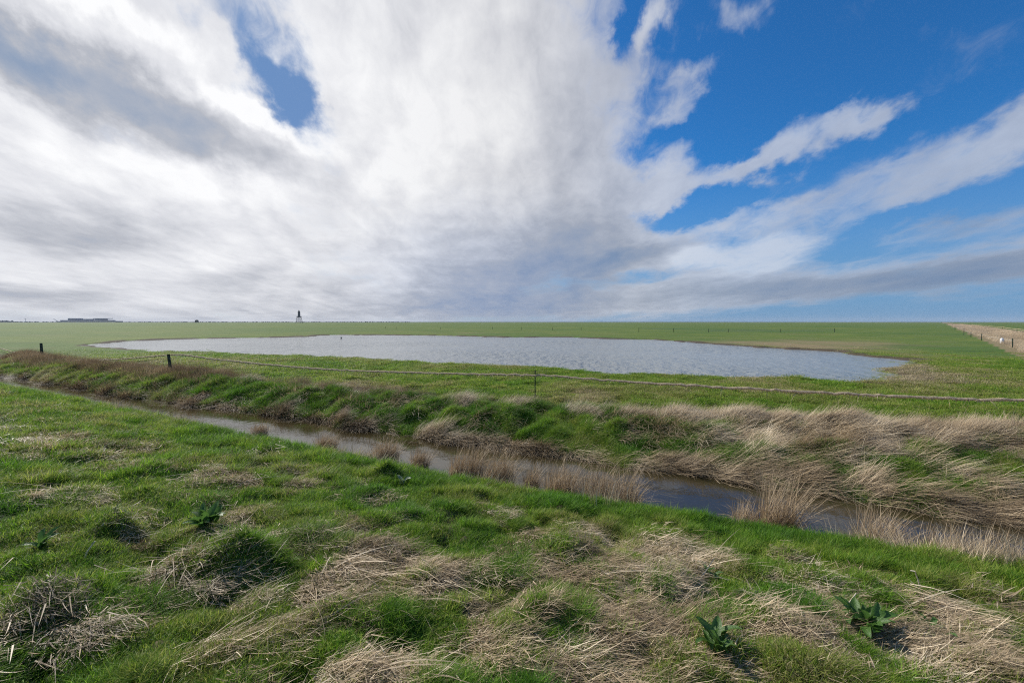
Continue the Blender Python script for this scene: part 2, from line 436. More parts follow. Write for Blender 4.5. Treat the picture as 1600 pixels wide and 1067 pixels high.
M_STRAW = make_blade_mat('straw_blades', [(0, (.17, .120, .070)), (.3, (.33, .245, .145)), (.65, (.53, .415, .265)), (1, (.68, .57, .41))], .25)

# ------------------------------------------------------------------ mesh helpers
class MB:
    def __init__(s): s.v, s.f, s.bl, s.hh = [], [], [], []
    def build(s, name, mat, parent=None, smooth=False, link=True):
        me = bpy.data.meshes.new(name); me.from_pydata([tuple(map(float, p)) for p in s.v], [], s.f); me.update()
        if s.bl and len(s.bl) == len(s.v):
            for nm, d in (('bl', s.bl), ('hh', s.hh)):
                a = me.attributes.new(nm, 'FLOAT', 'POINT'); a.data.foreach_set('value', d)
        if smooth: me.polygons.foreach_set('use_smooth', [True] * len(me.polygons))
        me.materials.append(mat)
        o = bpy.data.objects.new(name, me)
        if link: COL.objects.link(o)
        if parent is not None: o.parent = parent
        return o
    def blade(s, base, az, lean, length, width, bend=0.8, segs=3, face=None):
        """tapering strip that starts tilted by lean from upright and bends further over by bend (radians)"""
        k0 = len(s.v); p = np.array(base, float); b = rnd.random()
        fa = az + (face if face is not None else rnd.uniform(-.7, .7) + math.pi / 2)
        sx, sy = math.cos(fa), math.sin(fa)
        for i in range(segs + 1):
            u = i / segs; w = width * .5 * (1 - u) ** .7
            if i < segs:
                s.v += [(p[0] - sx * w, p[1] - sy * w, p[2]), (p[0] + sx * w, p[1] + sy * w, p[2])]; s.bl += [b, b]; s.hh += [u, u]
            else:
                s.v.append(tuple(p)); s.bl.append(b); s.hh.append(u)
            a = lean + bend * (u + .5 / segs)
            st = length / segs
            p = p + st * np.array([math.sin(a) * math.cos(az), math.sin(a) * math.sin(az), math.cos(a)])
        for i in range(segs - 1):
            q = k0 + 2 * i; s.f.append((q, q + 1, q + 3, q + 2))
        q = k0 + 2 * (segs - 1); s.f.append((q, q + 1, q + 2))
    def box(s, c, size, rz=0.0, taper=1.0):
        x, y, z = [q / 2 for q in size]; k = len(s.v); ca, sa = math.cos(rz), math.sin(rz)
        for dz, tp in ((-z, 1), (z, taper)):
            for dx, dy in ((-x, -y), (x, -y), (x, y), (-x, y)):
                dx, dy = dx * tp, dy * tp
                s.v.append((c[0] + dx * ca - dy * sa, c[1] + dx * sa + dy * ca, c[2] + dz))
        s.f += [(k, k + 3, k + 2, k + 1), (k + 4, k + 5, k + 6, k + 7)] + [(k + i, k + (i + 1) % 4, k + 4 + (i + 1) % 4, k + 4 + i) for i in range(4)]
    def tube(s, pts, rads, n=6, cap=True):
        pts = [np.array(p, float) for p in pts]; k = len(s.v)
        if not hasattr(rads, '__len__'): rads = [rads] * len(pts)
        for i, p in enumerate(pts):
            d = pts[min(i + 1, len(pts) - 1)] - pts[max(i - 1, 0)]; d /= np.linalg.norm(d) + 1e-9
            a = np.cross(d, (0, 0, 1) if abs(d[2]) < .9 else (1, 0, 0)); a /= np.linalg.norm(a); b = np.cross(d, a)
            for j in range(n):
                t = 2 * math.pi * j / n; s.v.append(p + rads[i] * (math.cos(t) * a + math.sin(t) * b))
        for i in range(len(pts) - 1):
            for j in range(n):
                s.f.append((k + i * n + j, k + i * n + (j + 1) % n, k + (i + 1) * n + (j + 1) % n, k + (i + 1) * n + j))
        if cap:
            s.f.append(tuple(k + j for j in range(n))[::-1]); s.f.append(tuple(k + (len(pts) - 1) * n + j for j in range(n)))
def tag(o, label=None, cat=None, group=None, kind=None):
    if label: o['label'] = label
    if cat: o['category'] = cat
    if group: o['group'] = group
    if kind: o['kind'] = kind
    return o
def empty(name, loc, rz=0.0):
    o = bpy.data.objects.new(name, None); COL.objects.link(o); o.location = tuple(map(float, loc)); o.rotation_euler = (0, 0, rz)
    o.empty_display_size = .2
    return o

# ------------------------------------------------------------------ ground sheet
def build_ground():
    r = [0.6]
    while r[-1] < 60: r.append(r[-1] * 1.0125)
    while r[-1] < 130: r.append(r[-1] * 1.018)
    while r[-1] < 30000: r.append(r[-1] * 1.07)
    r = np.array(r)
    a = np.concatenate([np.arange(-66, 66.01, .33), np.arange(70, 292, 4.0)])
    n, k = len(a), len(r)
    rr, aa = np.meshgrid(r, np.radians(a), indexing='ij')
    x, y = (rr * np.sin(aa)).ravel(), (rr * np.cos(aa)).ravel()
    z = height(x, y)
    x = np.append(x, 0); y = np.append(y, 0); z = np.append(z, hz1(0, 0))
    faces = []
    idx = np.arange(k * n).reshape(k, n); nx = np.roll(idx, -1, axis=1)
    q = np.stack([idx[:-1], idx[1:], nx[1:], nx[:-1]], -1).reshape(-1, 4)
    me = bpy.data.meshes.new('ground')
    fl = [tuple(f) for f in q.tolist()] + [(k * n, int(idx[0, j]), int(nx[0, j])) for j in range(n)]
    me.from_pydata(np.stack([x, y, z], -1).tolist(), [], fl); me.update()
    me.polygons.foreach_set('use_smooth', [True] * len(me.polygons))
    nr = 1 - sstep(-.2, .5, y - yn(x))
    bank = ((y > yn(x)) & (y < yf(x))).astype(float)
    dry = np.where(y > yf(x), meadow_dry(x, y), np.where(y < yn(x), dryness(x, y, z), .2))
    q = strip_q(x, y); dry = np.where((x > 25) & (q > -.1) & (q < 1.05), 1.0, dry)
    pd = np.full(x.shape, 50.0); far = (np.abs(x) < 90) & (y > 12) & (y < 110); pd[far] = pond_dist(x[far], y[far])
    mud = np.clip(np.where(y > 12, (1 - sstep(.35, 1.0 + y * .035, pd + fbm(x, y, 2.0, 3, 121) * .5 - .8 * sstep(12, 16, x) * sstep(36, 22, y))), 0), 0, 1)
    mud = np.maximum(mud, np.where((y > yn(x) + .25) & (y < yf(x) - .1), .75, 0))
    for nm, d in (('dry', dry), ('mud', mud), ('near', np.maximum(nr, bank))):
        at = me.attributes.new(nm, 'FLOAT', 'POINT'); at.data.foreach_set('value', d.astype(np.float32))
    me.materials.append(M_GROUND)
    o = bpy.data.objects.new('ground', me); COL.objects.link(o)
    tag(o, kind='structure'); return o
build_ground()

# ------------------------------------------------------------------ water
def water_mat(name, body, rough, s1, s2, bump_d, stretch=(1, 1, 1)):
    m, t, out = new_mat(name)
    geo = t.node('ShaderNodeNewGeometry'); P = t.v('MULTIPLY', geo.outputs['Position'], stretch)
    n1 = t.noise(P, s1, 3, .5, .4); n2 = t.noise(P, s2, 3, .55, .3)
    h = t.m('ADD', n1, t.m('MULTIPLY', n2, .4))
    gust = t.mr(t.noise(geo.outputs['Position'], .05, 3, .5), .35, .65, .35, 1.0)
    p = principled(t, out, body, rough, .5, t.m('MULTIPLY', h, gust), bump_d)
    p.inputs['IOR'].default_value = 1.333 if name == 'pond_water' else 1.48
    return m
def sheet(name, poly, z, mat):
    me = bpy.data.meshes.new(name); me.from_pydata([(float(p[0]), float(p[1]), z) for p in poly], [], [tuple(range(len(poly)))]); me.update()
    me.materials.append(mat); o = bpy.data.objects.new(name, me); COL.objects.link(o); tag(o, kind='structure'); return o
c = PONDP.mean(0)
ex = PONDP + np.array([p / np.linalg.norm(p) * 2.0 for p in (PONDP - c)])
o = sheet('pond_water', ex[::-1], POND_Z, water_mat('pond_water', c4(.24, .247, .225), .16, 1.1, 4.0, .5, (1, .55, 1)))
xs = np.linspace(-95, 24, 60)
d1 = [(x, float(yn(np.array([x]))[0]) + .1) for x in xs]; d2 = [(x, float(np.interp(x, FTOP[:, 0], FTOP[:, 1])) - .1) for x in xs]
sheet('ditch_water', d1 + d2[::-1], DITCH_Z, water_mat('ditch_water', c4(.036, .028, .012), .03, 3.0, 11.0, .006))

# ------------------------------------------------------------------ tufts for the ground cover
def proto_set(name, mat, count, fn):
    c = bpy.data.collections.new(name)
    for i in range(count):
        mb = MB(); fn(mb, i); o = mb.build(name, mat, link=False); o.name = '%s.%03d' % (name, i); c.objects.link(o)
    return c
TAU = 2 * math.pi
def p_short(mb, i):                                   # springy spring grass, about 25 cm across
    for _ in range(135):
        r = .16 * math.sqrt(rnd.random()); a = rnd.uniform(0, TAU)
        mb.blade((r * math.cos(a), r * math.sin(a), -.015), rnd.uniform(0, TAU), rnd.uniform(.1, 1.0), rnd.uniform(.025, .085), rnd.uniform(.003, .007), rnd.uniform(.3, 1.3), 2)
def p_lush(mb, i):                                    # long juicy grass
    for _ in range(85):
        r = .13 * math.sqrt(rnd.random()); a = rnd.uniform(0, TAU)
        mb.blade((r * math.cos(a), r * math.sin(a), -.02), rnd.gauss(.3, 1.5), rnd.uniform(.05, .6), rnd.uniform(.12, .27), rnd.uniform(.005, .009), rnd.uniform(.5, 1.5), 3)
def p_mat(mb, i):                                     # flattened dead grass, combed towards +x
    for _ in range(105):
        x, y = rnd.uniform(-.17, .13), rnd.gauss(0, .09)
        mb.blade((x, y, rnd.uniform(-.005, .035)), rnd.gauss(0, .6), rnd.uniform(1.2, 1.6), rnd.uniform(.04, .09) if rnd.random() < .5 else rnd.uniform(.08, .24), rnd.choice((.002, .003, .004, .005, .008)), rnd.uniform(-.5, .5), 3)
def p_tangle(mb, i):                                  # short dead bits pointing everywhere
    for _ in range(125):
        r = .17 * math.sqrt(rnd.random()); a = rnd.uniform(0, TAU)
        mb.blade((r * math.cos(a), r * math.sin(a), rnd.uniform(-.01, .02)), rnd.gauss(0, 1.3), rnd.uniform(.7, 1.6), rnd.uniform(.025, .12), rnd.choice((.002, .003, .005, .008)), rnd.uniform(-.4, .8), 2)
def p_reed(mb, i):                                    # long dead blades arching over towards +x
    for _ in range(60):
        x, y = rnd.gauss(0, .10), rnd.gauss(0, .13)
        mb.blade((x, y, -.03), rnd.gauss(0, .38), rnd.uniform(.25, .95), rnd.uniform(.35, .8), rnd.uniform(.005, .011), rnd.uniform(.5, 1.3), 4)
def p_hang(mb, i):                                    # long dead blades lying down a bank, tips towards +x
    for _ in range(44):
        x, y = rnd.gauss(0, .14), rnd.gauss(0, .15)
        mb.blade((x, y, rnd.uniform(-.02, .03)), rnd.gauss(0, .48), rnd.uniform(.8, 1.45), rnd.uniform(.15, .75), rnd.uniform(.005, .013), rnd.uniform(.3, .8), 4)
def p_turf(mb, i):                                    # grazed turf, a patch 60 cm across
    for _ in range(170):
        r = .36 * math.sqrt(rnd.random()); a = rnd.uniform(0, TAU)
        mb.blade((r * math.cos(a), r * math.sin(a), -.01), rnd.uniform(0, TAU), rnd.uniform(.1, .9), rnd.uniform(.03, .085), rnd.uniform(.007, .013), rnd.uniform(.2, 1.0), 2)
def p_fine(mb, i):                                    # fine upright dead stalks
    for _ in range(46):
        r = .2 * math.sqrt(rnd.random()); a = rnd.uniform(0, TAU)
        mb.blade((r * math.cos(a), r * math.sin(a), -.02), rnd.gauss(0, .6), rnd.uniform(.05, .5), rnd.uniform(.18, .42), rnd.uniform(.003, .006), rnd.uniform(.1, .9), 3)
C_SHORT = proto_set('short_grass_tuft', M_GRASS, 6, p_short)
C_LUSH = proto_set('lush_grass_tuft', M_GRASS, 6, p_lush)
C_TURF = proto_set('turf_tuft', M_GRASS, 5, p_turf)
C_MAT = proto_set('flattened_straw_tuft', M_STRAW, 6, p_mat)
C_TANGLE = proto_set('tangled_straw_tuft', M_STRAW, 5, p_tangle)
C_REED = proto_set('arching_reed_tuft', M_STRAW, 6, p_reed)
C_HANG = proto_set('hanging_reed_tuft', M_STRAW, 6, p_hang)
C_FINE = proto_set('fine_stalk_tuft', M_STRAW, 5, p_fine)

def scatter_tree(coll):
    g = bpy.data.node_groups.new('scatter', 'GeometryNodeTree')
    g.interface.new_socket('Geometry', in_out='INPUT', socket_type='NodeSocketGeometry')
    g.interface.new_socket('Geometry', in_out='OUTPUT', socket_type='NodeSocketGeometry')
    N = g.nodes.new; L = g.links.new
    gi, go = N('NodeGroupInput'), N('NodeGroupOutput')
    ci = N('GeometryNodeCollectionInfo'); ci.inputs[0].default_value = coll; ci.inputs[1].default_value = True; ci.inputs[2].default_value = True
    def na(name, typ):
        n = N('GeometryNodeInputNamedAttribute'); n.data_type = typ; n.inputs[0].default_value = name; return n.outputs[0]
    ip = N('GeometryNodeInstanceOnPoints'); e2r = N('FunctionNodeEulerToRotation')
    L(gi.outputs[0], ip.inputs['Points']); L(ci.outputs[0], ip.inputs['Instance']); ip.inputs['Pick Instance'].default_value = True
    L(na('pick', 'INT'), ip.inputs['Instance Index']); L(na('rot', 'FLOAT_VECTOR'), e2r.inputs[0]); L(e2r.outputs[0], ip.inputs['Rotation'])
    L(na('scl', 'FLOAT_VECTOR'), ip.inputs['Scale']); L(ip.outputs[0], go.inputs[0])
    return g
def scatter(name, coll, x, y, az, scale, tint, tilt=None, z=None, zs=None):
    """plants one tuft per point; the slope of the ground tips each tuft"""
    x = np.asarray(x); y = np.asarray(y); n = len(x)
    if z is None: z = height(x, y)
    e = .12
    gx = np.clip((height(x + e, y) - height(x - e, y)) / (2 * e), -1.6, 1.6); gy = np.clip((height(x, y + e) - height(x, y - e)) / (2 * e), -1.6, 1.6)
    # tip by the surface normal about the tuft's own axes (z-rotation first)
    ca, sa = np.cos(az), np.sin(az)
    along, across = gx * ca + gy * sa, -gx * sa + gy * ca
    k = .85
    rx, ry = np.arctan(across) * k, -np.arctan(along) * k
    if tilt is not None: ry = ry + tilt
    me = bpy.data.meshes.new(name); me.vertices.add(n)
    me.vertices.foreach_set('co', np.stack([x, y, z], -1).astype(np.float32).ravel()); me.update()
    def put(nm, typ, d, key='value'):
        a = me.attributes.new(nm, typ, 'POINT'); a.data.foreach_set(key, np.ascontiguousarray(d).ravel())
    put('rot', 'FLOAT_VECTOR', np.stack([rx, ry, az], -1).astype(np.float32), 'vector')
    zs = np.ones(n) if zs is None else zs
    put('scl', 'FLOAT_VECTOR', np.stack([scale, scale, scale * zs], -1).astype(np.float32), 'vector')
    put('pick', 'INT', rng.integers(0, 60, n).astype(np.int32)); put('tint', 'FLOAT', np.clip(tint, 0, 1).astype(np.float32))
    o = bpy.data.objects.new(name, me); COL.objects.link(o); tag(o, kind='stuff')
    md = o.modifiers.new('scatter', 'NODES'); md.node_group = scatter_tree(coll)
    return o

def sector(n, r0, r1, a0=-58, a1=58, power=1.0):
    """points over the field of view, thinning with distance"""
    u = rng.random(n)
    r = np.exp(np.log(r0) + u * (np.log(r1) - np.log(r0))) if power == 1.0 else (r0 ** (2 - power) + u * (r1 ** (2 - power) - r0 ** (2 - power))) ** (1 / (2 - power))
    a = np.radians(rng.uniform(a0, a1, n))
    return r * np.sin(a), r * np.cos(a), r
def comb_dir(x, y):
    """direction in which dead grass lies: combed to the right, wandering"""
    return R(-28) + .55 * fbm(x, y, 1.6, 3, 131)

def plant_near():
    # slope in front of the camera
    x, y, r = sector(105000, 1.3, 32, -66, 66, 1.25)
    keep = (y < yn(x) + .30) & (y > -.6)
    x, y, r = x[keep], y[keep], r[keep]; z = height(x, y); d = dryness(x, y, z); n = len(x)
    edge = yn(x) - y
    u = rng.random(n); lod = np.clip(r / 6, .8, 2.2)
    patch = fbm(x, y, .38, 3, 141); bare = fbm(x, y, .30, 3, 145)
    lush = (edge < .85 + .35 * patch) | ((patch > .36) & (d < .7))
    s = lush & (u < .72)
    tint = .16 + .30 * fbm(x, y, .8, 4, 151) + .16 * rng.random(n)
    scatter('lush_grass', C_LUSH, x[s], y[s], rng.normal(-.5, 1.2, s.sum()), rng.uniform(.5, .95, s.sum()) * np.clip(lod[s] * .9, .75, 1.3), tint[s] + .03, z=z[s])
    s = (~lush) & (u > d * .70 - .02) & (bare < .62)
    scatter('short_grass', C_SHORT, x[s], y[s], rng.uniform(0, TAU, s.sum()), rng.uniform(.75, 1.3, s.sum()) * lod[s] ** .8, tint[s] + .10 + .34 * d[s] + .14 * bare[s], z=z[s])
    s = (d > .16) & (u < d * .85) & (edge > .25) & (bare > -.62)
    k = rng.random(n)
    t = s & (k < .6)
    az = comb_dir(x, y) + rng.normal(0, .30, n)
    stint = .52 + .38 * fbm(x, y, .6, 3, 161) + rng.normal(0, .14, n)
    scatter('flattened_straw', C_MAT, x[t], y[t], az[t], rng.uniform(.7, 1.35, t.sum()) * lod[t] ** .7, stint[t], z=z[t])
    t = s & (k >= .6)
    scatter('tangled_straw', C_TANGLE, x[t], y[t], az[t], rng.uniform(.7, 1.25, t.sum()) * lod[t] ** .7, stint[t] - .05, z=z[t])
    # swathes of long dead stems combed over to the right
    m = 2400
    x, y, r = sector(m, 1.6, 9, -50, 60, 1.0); k = (y < yn(x) - .5); x, y = x[k], y[k]; z = height(x, y); d = dryness(x, y, z)
    k = (d > .42) & (fbm(x, y, .55, 3, 165) > .05); x, y, z = x[k], y[k], z[k]; n = len(x)
    scatter('long_dead_stems', C_HANG, x, y, comb_dir(x, y) - .15 + rng.normal(0, .18, n), rng.uniform(.5, .9, n), .68 + .2 * fbm(x, y, .5, 2, 166) + rng.normal(0, .1, n), z=z, tilt=np.full(n, .36))
plant_near()

def bank_masks(x, y):
    px, py, _ = project(x, y, height(x, y))
    right = sstep(820, 1250, px)
    return px, py, right
def plant_bank():
    # far bank of the ditch
    n = 52000
    x = np.concatenate([rng.uniform(-34, 16, n // 2), rng.uniform(-9, 15, n // 2)]); w, f = yw(x), yf(x)
    s = rng.uniform(.0, 1.25, n); y = w + s * (f - w)
    keep = rng.random(n) < np.clip(1.2 - np.hypot(x, y) / 45, .25, 1); x, y, s = x[keep], y[keep], s[keep]; n = len(x)
    z = np.maximum(height(x, y), DITCH_Z - .02); px, py, right = bank_masks(x, y); u = rng.random(n)
    r = np.hypot(x, y); lod = np.clip(r / 10, .9, 2.0)
    down = R(-62) + .75 * fbm(x, y, 1.3, 3, 171) + .2 * right          # downhill and along the wind
    pat = fbm(x, y, 1.0, 3, 181); fine = fbm(x, y, .42, 3, 183); gap = fbm(x, y, .75, 3, 185)
    green = np.clip(1.1 * (1 - right) * sstep(.02, .22, s) + .52 * right * sstep(.95, .35, s) + .26 * right + .50 * pat + .40 * fine, 0, 1)
    left = 1 - sstep(150, 420, px)
    g = (u < green) & (s < 1.15) & (gap < .55)
    scatter('bank_grass', C_LUSH, x[g], y[g], down[g] + rng.normal(0, .8, g.sum()), rng.uniform(.7, 1.15, g.sum()) * lod[g] ** .6, .03 + .3 * pat[g] + .25 * fine[g] + .16 * rng.random(g.sum()) + .30 * left[g], z=z[g])
    h = (u > green * .95) & (rng.random(n) < .45 + .35 * right + .5 * (s < .16)) & (s < 1.0) & (gap > -.5) & ((fine > -.30) | (s < .15))
    dry = np.where(s < .2, .22, .42 + .18 * right) - .22 * left
    scatter('bank_straw', C_HANG, x[h], y[h], down[h] + rng.normal(0, .28, h.sum()), rng.uniform(.55, 1.05, h.sum()) * lod[h] ** .4, dry[h] + .30 * fbm(x[h], y[h], .5, 3, 191) + rng.normal(0, .13, h.sum()), z=z[h], tilt=-.15 + .25 * fine[h])
    # fringe along the top of the bank, blown over to the right
    n = 8000
    x = rng.uniform(-12, 15, n); y = yf(x) + rng.normal(-.02, .17, n); px, py, right = bank_masks(x, y)
    k = rng.random(n) < np.clip(.06 + .95 * sstep(900, 1130, px) + .30 * fbm(x, y, .9, 3, 201), 0, 1)
    x, y = x[k], y[k]; n = len(x)
    scatter('bank_top_reeds', C_REED, x, y, R(12) + .45 * fbm(x, y, 1.2, 2, 211) + rng.normal(0, .22, n), rng.uniform(.45, .9, n), .60 + .25 * fbm(x, y, .6, 2, 221) + rng.normal(0, .12, n), tilt=np.full(n, .12))
    # fine brownish stalks along the top further left
    n = 10000
    x = rng.uniform(-36, 3, n); y = yf(x) + rng.normal(.1, .5, n); px, py, _ = project(x, y, 0 * x)
    k = rng.random(n) < np.clip(.0 + .5 * (1 - sstep(200, 480, px)) + .6 * fbm(x, y, 1.8, 3, 231), 0, 1); x, y = x[k], y[k]; n = len(x)
    scatter('bank_top_stalks', C_FINE, x, y, rng.normal(0, .5, n), rng.uniform(.6, 1.2, n) * np.clip(np.hypot(x, y) / 16, .7, 1.5), .16 + .2 * fbm(x, y, 1.0, 2, 241) + rng.normal(0, .08, n))
    # near bank, mostly hidden: a collar of grass and dead stalks at the water
    n = 5200
    x = rng.uniform(-22, 9, n); y = yn(x) + rng.uniform(.1, .95, n)
    z = np.maximum(height(x, y), DITCH_Z)
    scatter('waterside_grass', C_SHORT, x, y, rng.uniform(0, TAU, n), rng.uniform(.9, 1.4, n), .25 + .5 * rng.random(n), z=z)
    # scattered dead stalks along the near water edge, thicker to the right
    n = 2600
    x = rng.uniform(-12, 8, n); y = yn(x) + rng.normal(.30, .22, n); px, py, _ = project(x, y, 0 * x)
    k = (rng.random(n) < np.clip(.12 + .55 * sstep(1150, 1450, px) + .45 * fbm(x, y, .6, 3, 235), 0, 1)) & (y > yn(x) + .02); x, y = x[k], y[k]; n = len(x)
    scatter('waterside_stalks', C_FINE, x, y, rng.uniform(0, TAU, n), rng.uniform(.5, 1.25, n), .5 + .3 * rng.random(n), z=np.maximum(height(x, y), DITCH_Z))
    # dead bits afloat along the far water edge
    n = 1500
    x = rng.uniform(-26, 12, n); y = yw(x) - np.abs(rng.normal(0, .35, n)); k = fbm(x, y, .9, 3, 237) > .05; x, y = x[k], y[k]; n = len(x)
    me = MB()
    for a, b in zip(x, y):
        for _ in range(3): me.blade((a + rnd.gauss(0, .06), b + rnd.gauss(0, .05), DITCH_Z + .004), rnd.uniform(0, TAU), 1.57, rnd.uniform(.05, .28), rnd.uniform(.006, .012), 0, 2, 1.57)
    tag(me.build('floating_straw', M_STRAW), kind='stuff')
plant_bank()

def plant_meadow():
    x, y, r = sector(95000, 6.5, 56, -58, 58, 1.35)
    k = (y > yf(x) + .02); x, y, r = x[k], y[k], r[k]
    pd = np.where((y > 12) & (y < 110) & (np.abs(x) < 90), pond_dist(x, y), 50)
    k = pd + fbm(x, y, 1.6, 3, 81) * (.25 + y * .012) - .012 * y > .30 + .5 * np.maximum(fbm(x, y, 1.1, 3, 256), 0)
    k &= (rng.random(len(x)) < 1 - sstep(22, 52, r) * .97) & (fbm(x, y, .7, 3, 255) < .62)
    x, y, r = x[k], y[k], r[k]; d = meadow_dry(x, y); k = rng.random(len(x)) > 1.1 * (d - .45)
    x, y, r, d = x[k], y[k], r[k], d[k]; n = len(x)
    tint = .34 + .22 * fbm(x, y, 2.2, 4, 251) + .12 * fbm(x, y, .5, 2, 253) + .85 * d + .14 * rng.random(n)
    lod = np.clip(r / 16, .75, 1.9)
    scatter('meadow_turf', C_TURF, x, y, rng.uniform(0, TAU, n), rng.uniform(.7, 1.25, n) * lod, tint, zs=np.clip(1.0 / lod, .35, 1))
    # tufts drowning in the shallow right end of the pond
    m = 9000; x = rng.uniform(12, 26, m); y = rng.uniform(17, 40, m); pd = pond_dist(x, y)
    k = (pd < .6) & (pd > -2.6) & (fbm(x, y, 1.5, 4, 257) > .34 - .25 * (pd + 1)); x, y, pd = x[k], y[k], pd[k]; n = len(x)
    scatter('pond_edge_grass', C_SHORT, x, y, rng.uniform(0, TAU, n), rng.uniform(.7, 1.3, n), .45 + .25 * rng.random(n), z=np.maximum(height(x, y), POND_Z - .03))
    # reed strip far right
    n = 9000
    t = rng.random(n) ** 1.8 * 420 + 22; q = rng.uniform(.0, 1.0, n)
    y = t; x = y + 7 + 12 * q
    scatter('reed_strip', C_REED, x, y, rng.normal(.2, .6, n), rng.uniform(.8, 1.3, n) * np.clip(t / 60, 1.0, 3.0), .55 + .2 * fbm(x, y, 6, 3, 261) - .10 * q + rng.normal(0, .08, n), zs=np.clip(60 / t, .4, 1))
plant_meadow()

# ------------------------------------------------------------------ far things on the horizon
M_DARKWOOD = simple('tarred_timber', (.045, .05, .058), .8, .2, .3, .4)
M_FARGREY = simple('haze_blue_cladding', (.10, .14, .20), .6, .3, .2, .02)  # blue of the far air is painted into this building colour
M_FARPALE = simple('pale_cladding', (.45, .50, .54), .6, .3, .1, .02)
M_FARTREE = simple('far_foliage', (.055, .075, .045), .9, .1, .35, .03)
M_STEEL = simple('grey_steel', (.30, .32, .34), .5, .4, .2, 1.0)

def beacon():
    q = at_depth(467.5, 505, 1000.0); root = empty('beacon_tower', (q[0], q[1], 0))
    tag(root, 'tall dark timber beacon tower on open lattice legs on the horizon', 'beacon tower')
    cor = [(-1, -1), (1, -1), (1, 1), (-1, 1)]
    def cpt(i, z): w = 5.4 + (3.3 - 5.4) * z / 14.0; return (cor[i % 4][0] * w, cor[i % 4][1] * w, z)
    for i in range(4):
        mb = MB(); mb.tube([cpt(i, -.5), cpt(i, 14)], [.38, .34], 6); mb.build('leg', M_DARKWOOD, root)
    for z in (4.5, 9.2):
        mb = MB()
        for i in range(4): mb.tube([cpt(i, z), cpt(i + 1, z)], .18, 5)
        mb.build('lattice_ring', M_DARKWOOD, root)
    mb = MB()
    for z0, z1 in ((0, 4.5), (4.5, 9.2), (9.2, 13.8)):
        for i in range(4):
            mb.tube([cpt(i, z0), cpt(i + 1, z1)], .12, 5); mb.tube([cpt(i + 1, z0), cpt(i, z1)], .12, 5)
    mb.build('cross_bracing', M_DARKWOOD, root)
    mb = MB(); mb.box((0, 0, 14.5), (8.4, 8.4, .5)); mb.box((0, 0, 13.6), (7.2, 7.2, 1.2), 0, 1.1); mb.build('platform', M_DARKWOOD, root)
    mb = MB()
    for i in range(4):
        mb.tube([(cor[i][0] * 4.1, cor[i][1] * 4.1, 14.7), (cor[i][0] * 4.1, cor[i][1] * 4.1, 16.0)], .1, 5)
        a, b = cor[i], cor[(i + 1) % 4]; mb.tube([(a[0] * 4.1, a[1] * 4.1, 15.9), (b[0] * 4.1, b[1] * 4.1, 15.9)], .09, 5)
    mb.build('railing', M_DARKWOOD, root)
    mb = MB(); mb.tube([(0, 0, 14.7), (0, 0, 20), (0, 0, 25.5)], [2.75, 2.6, 2.4], 8); body = mb.build('tower_body', M_DARKWOOD, root)
    mb = MB()
    for k in range(8):
        t = math.pi / 8 + k * math.pi / 4
        mb.tube([(2.8 * math.cos(t), 2.8 * math.sin(t), 14.7), (2.45 * math.cos(t), 2.45 * math.sin(t), 25.5)], .16, 4)
    mb.build('corner_board', M_STEEL, body)
    mb = MB(); mb.tube([(0, 0, 25.4), (0, 0, 26.0), (0, 0, 30.2)], [2.9, 2.6, .25], 8); mb.build('roof', M_DARKWOOD, root)
    mb = MB(); mb.tube([(0, 0, 30.1), (0, 0, 32.2)], [.22, .12], 5); mb.box((0, 0, 31.4), (1.0, .2, .2)); mb.build('finial', M_DARKWOOD, root)
beacon()

def hut():
    q = at_depth(307.5, 504.5, 900.0); root = empty('marsh_hut', (q[0], q[1], 0))
    tag(root, 'tiny dark hut on stilts on the horizon left of the beacon tower', 'hut')
    mb = MB(); mb.box((0, 0, 4.0), (4.6, 4.2, 3.2)); mb.build('cabin', M_DARKWOOD, root)
    mb = MB(); mb.box((0, 0, 6.3), (5.4, 5.0, 1.5), 0, .25); mb.build('roof', M_DARKWOOD, root)
    for dx in (-2, 2):
        for dy in (-1.8, 1.8):
            mb = MB(); mb.tube([(dx, dy, -.3), (dx, dy, 2.5)], .2, 5); mb.build('stilt', M_DARKWOOD, root)
    mb = MB(); mb.box((0, 0, 2.25), (5.6, 5.2, .3)); mb.build('deck', M_DARKWOOD, root)
hut()

def terminal():
    Y = 2500.0; k = Y / F_PX; X0 = (142 - CX) * k
    root = empty('harbour_terminal', (X0, Y, 0)); tag(root, 'long hazy blue-grey harbour terminal building with stepped roof blocks far left on the horizon', 'building')
    def blk(name, p0, p1, t0, t1, mat, dy=0, dep=50):
        mb = MB(); z0, z1 = max(0, 2.55 + (503.3 - t1) * k), 2.55 + (503.3 - t0) * k
        mb.box((((p0 + p1) / 2 - 142) * k, dy, (z0 + z1) / 2), ((p1 - p0) * k, dep, z1 - z0)); return mb.build(name, mat, root)
    blk('main_hall', 102, 175, 500.4, 506, M_FARGREY); blk('low_wing', 97, 102, 502.2, 506, M_FARGREY); blk('low_wing', 175, 187, 501.8, 506, M_FARGREY)
    blk('roof_block', 111, 125, 497.6, 500.35, M_FARGREY, 3, 36); blk('roof_block', 133, 143, 498.6, 500.35, M_FARGREY, 3, 36)
    blk('roof_block', 153, 164, 498.6, 500.35, M_FARGREY, 3, 36); blk('roof_canopy', 151, 171, 497.6, 498.55, M_FARGREY, 3, 44)
    blk('window_band', 117, 135, 502.3, 502.9, M_FARPALE, -26, 2); blk('window_band', 150, 172, 502.5, 503.0, M_FARPALE, -26, 2)
    for i in range(9): blk('loading_bay', 105 + i * 7.6, 109 + i * 7.6, 503.3, 505.6, M_DARKWOOD if i % 3 else M_FARPALE, -25.6, 1.2)
terminal()
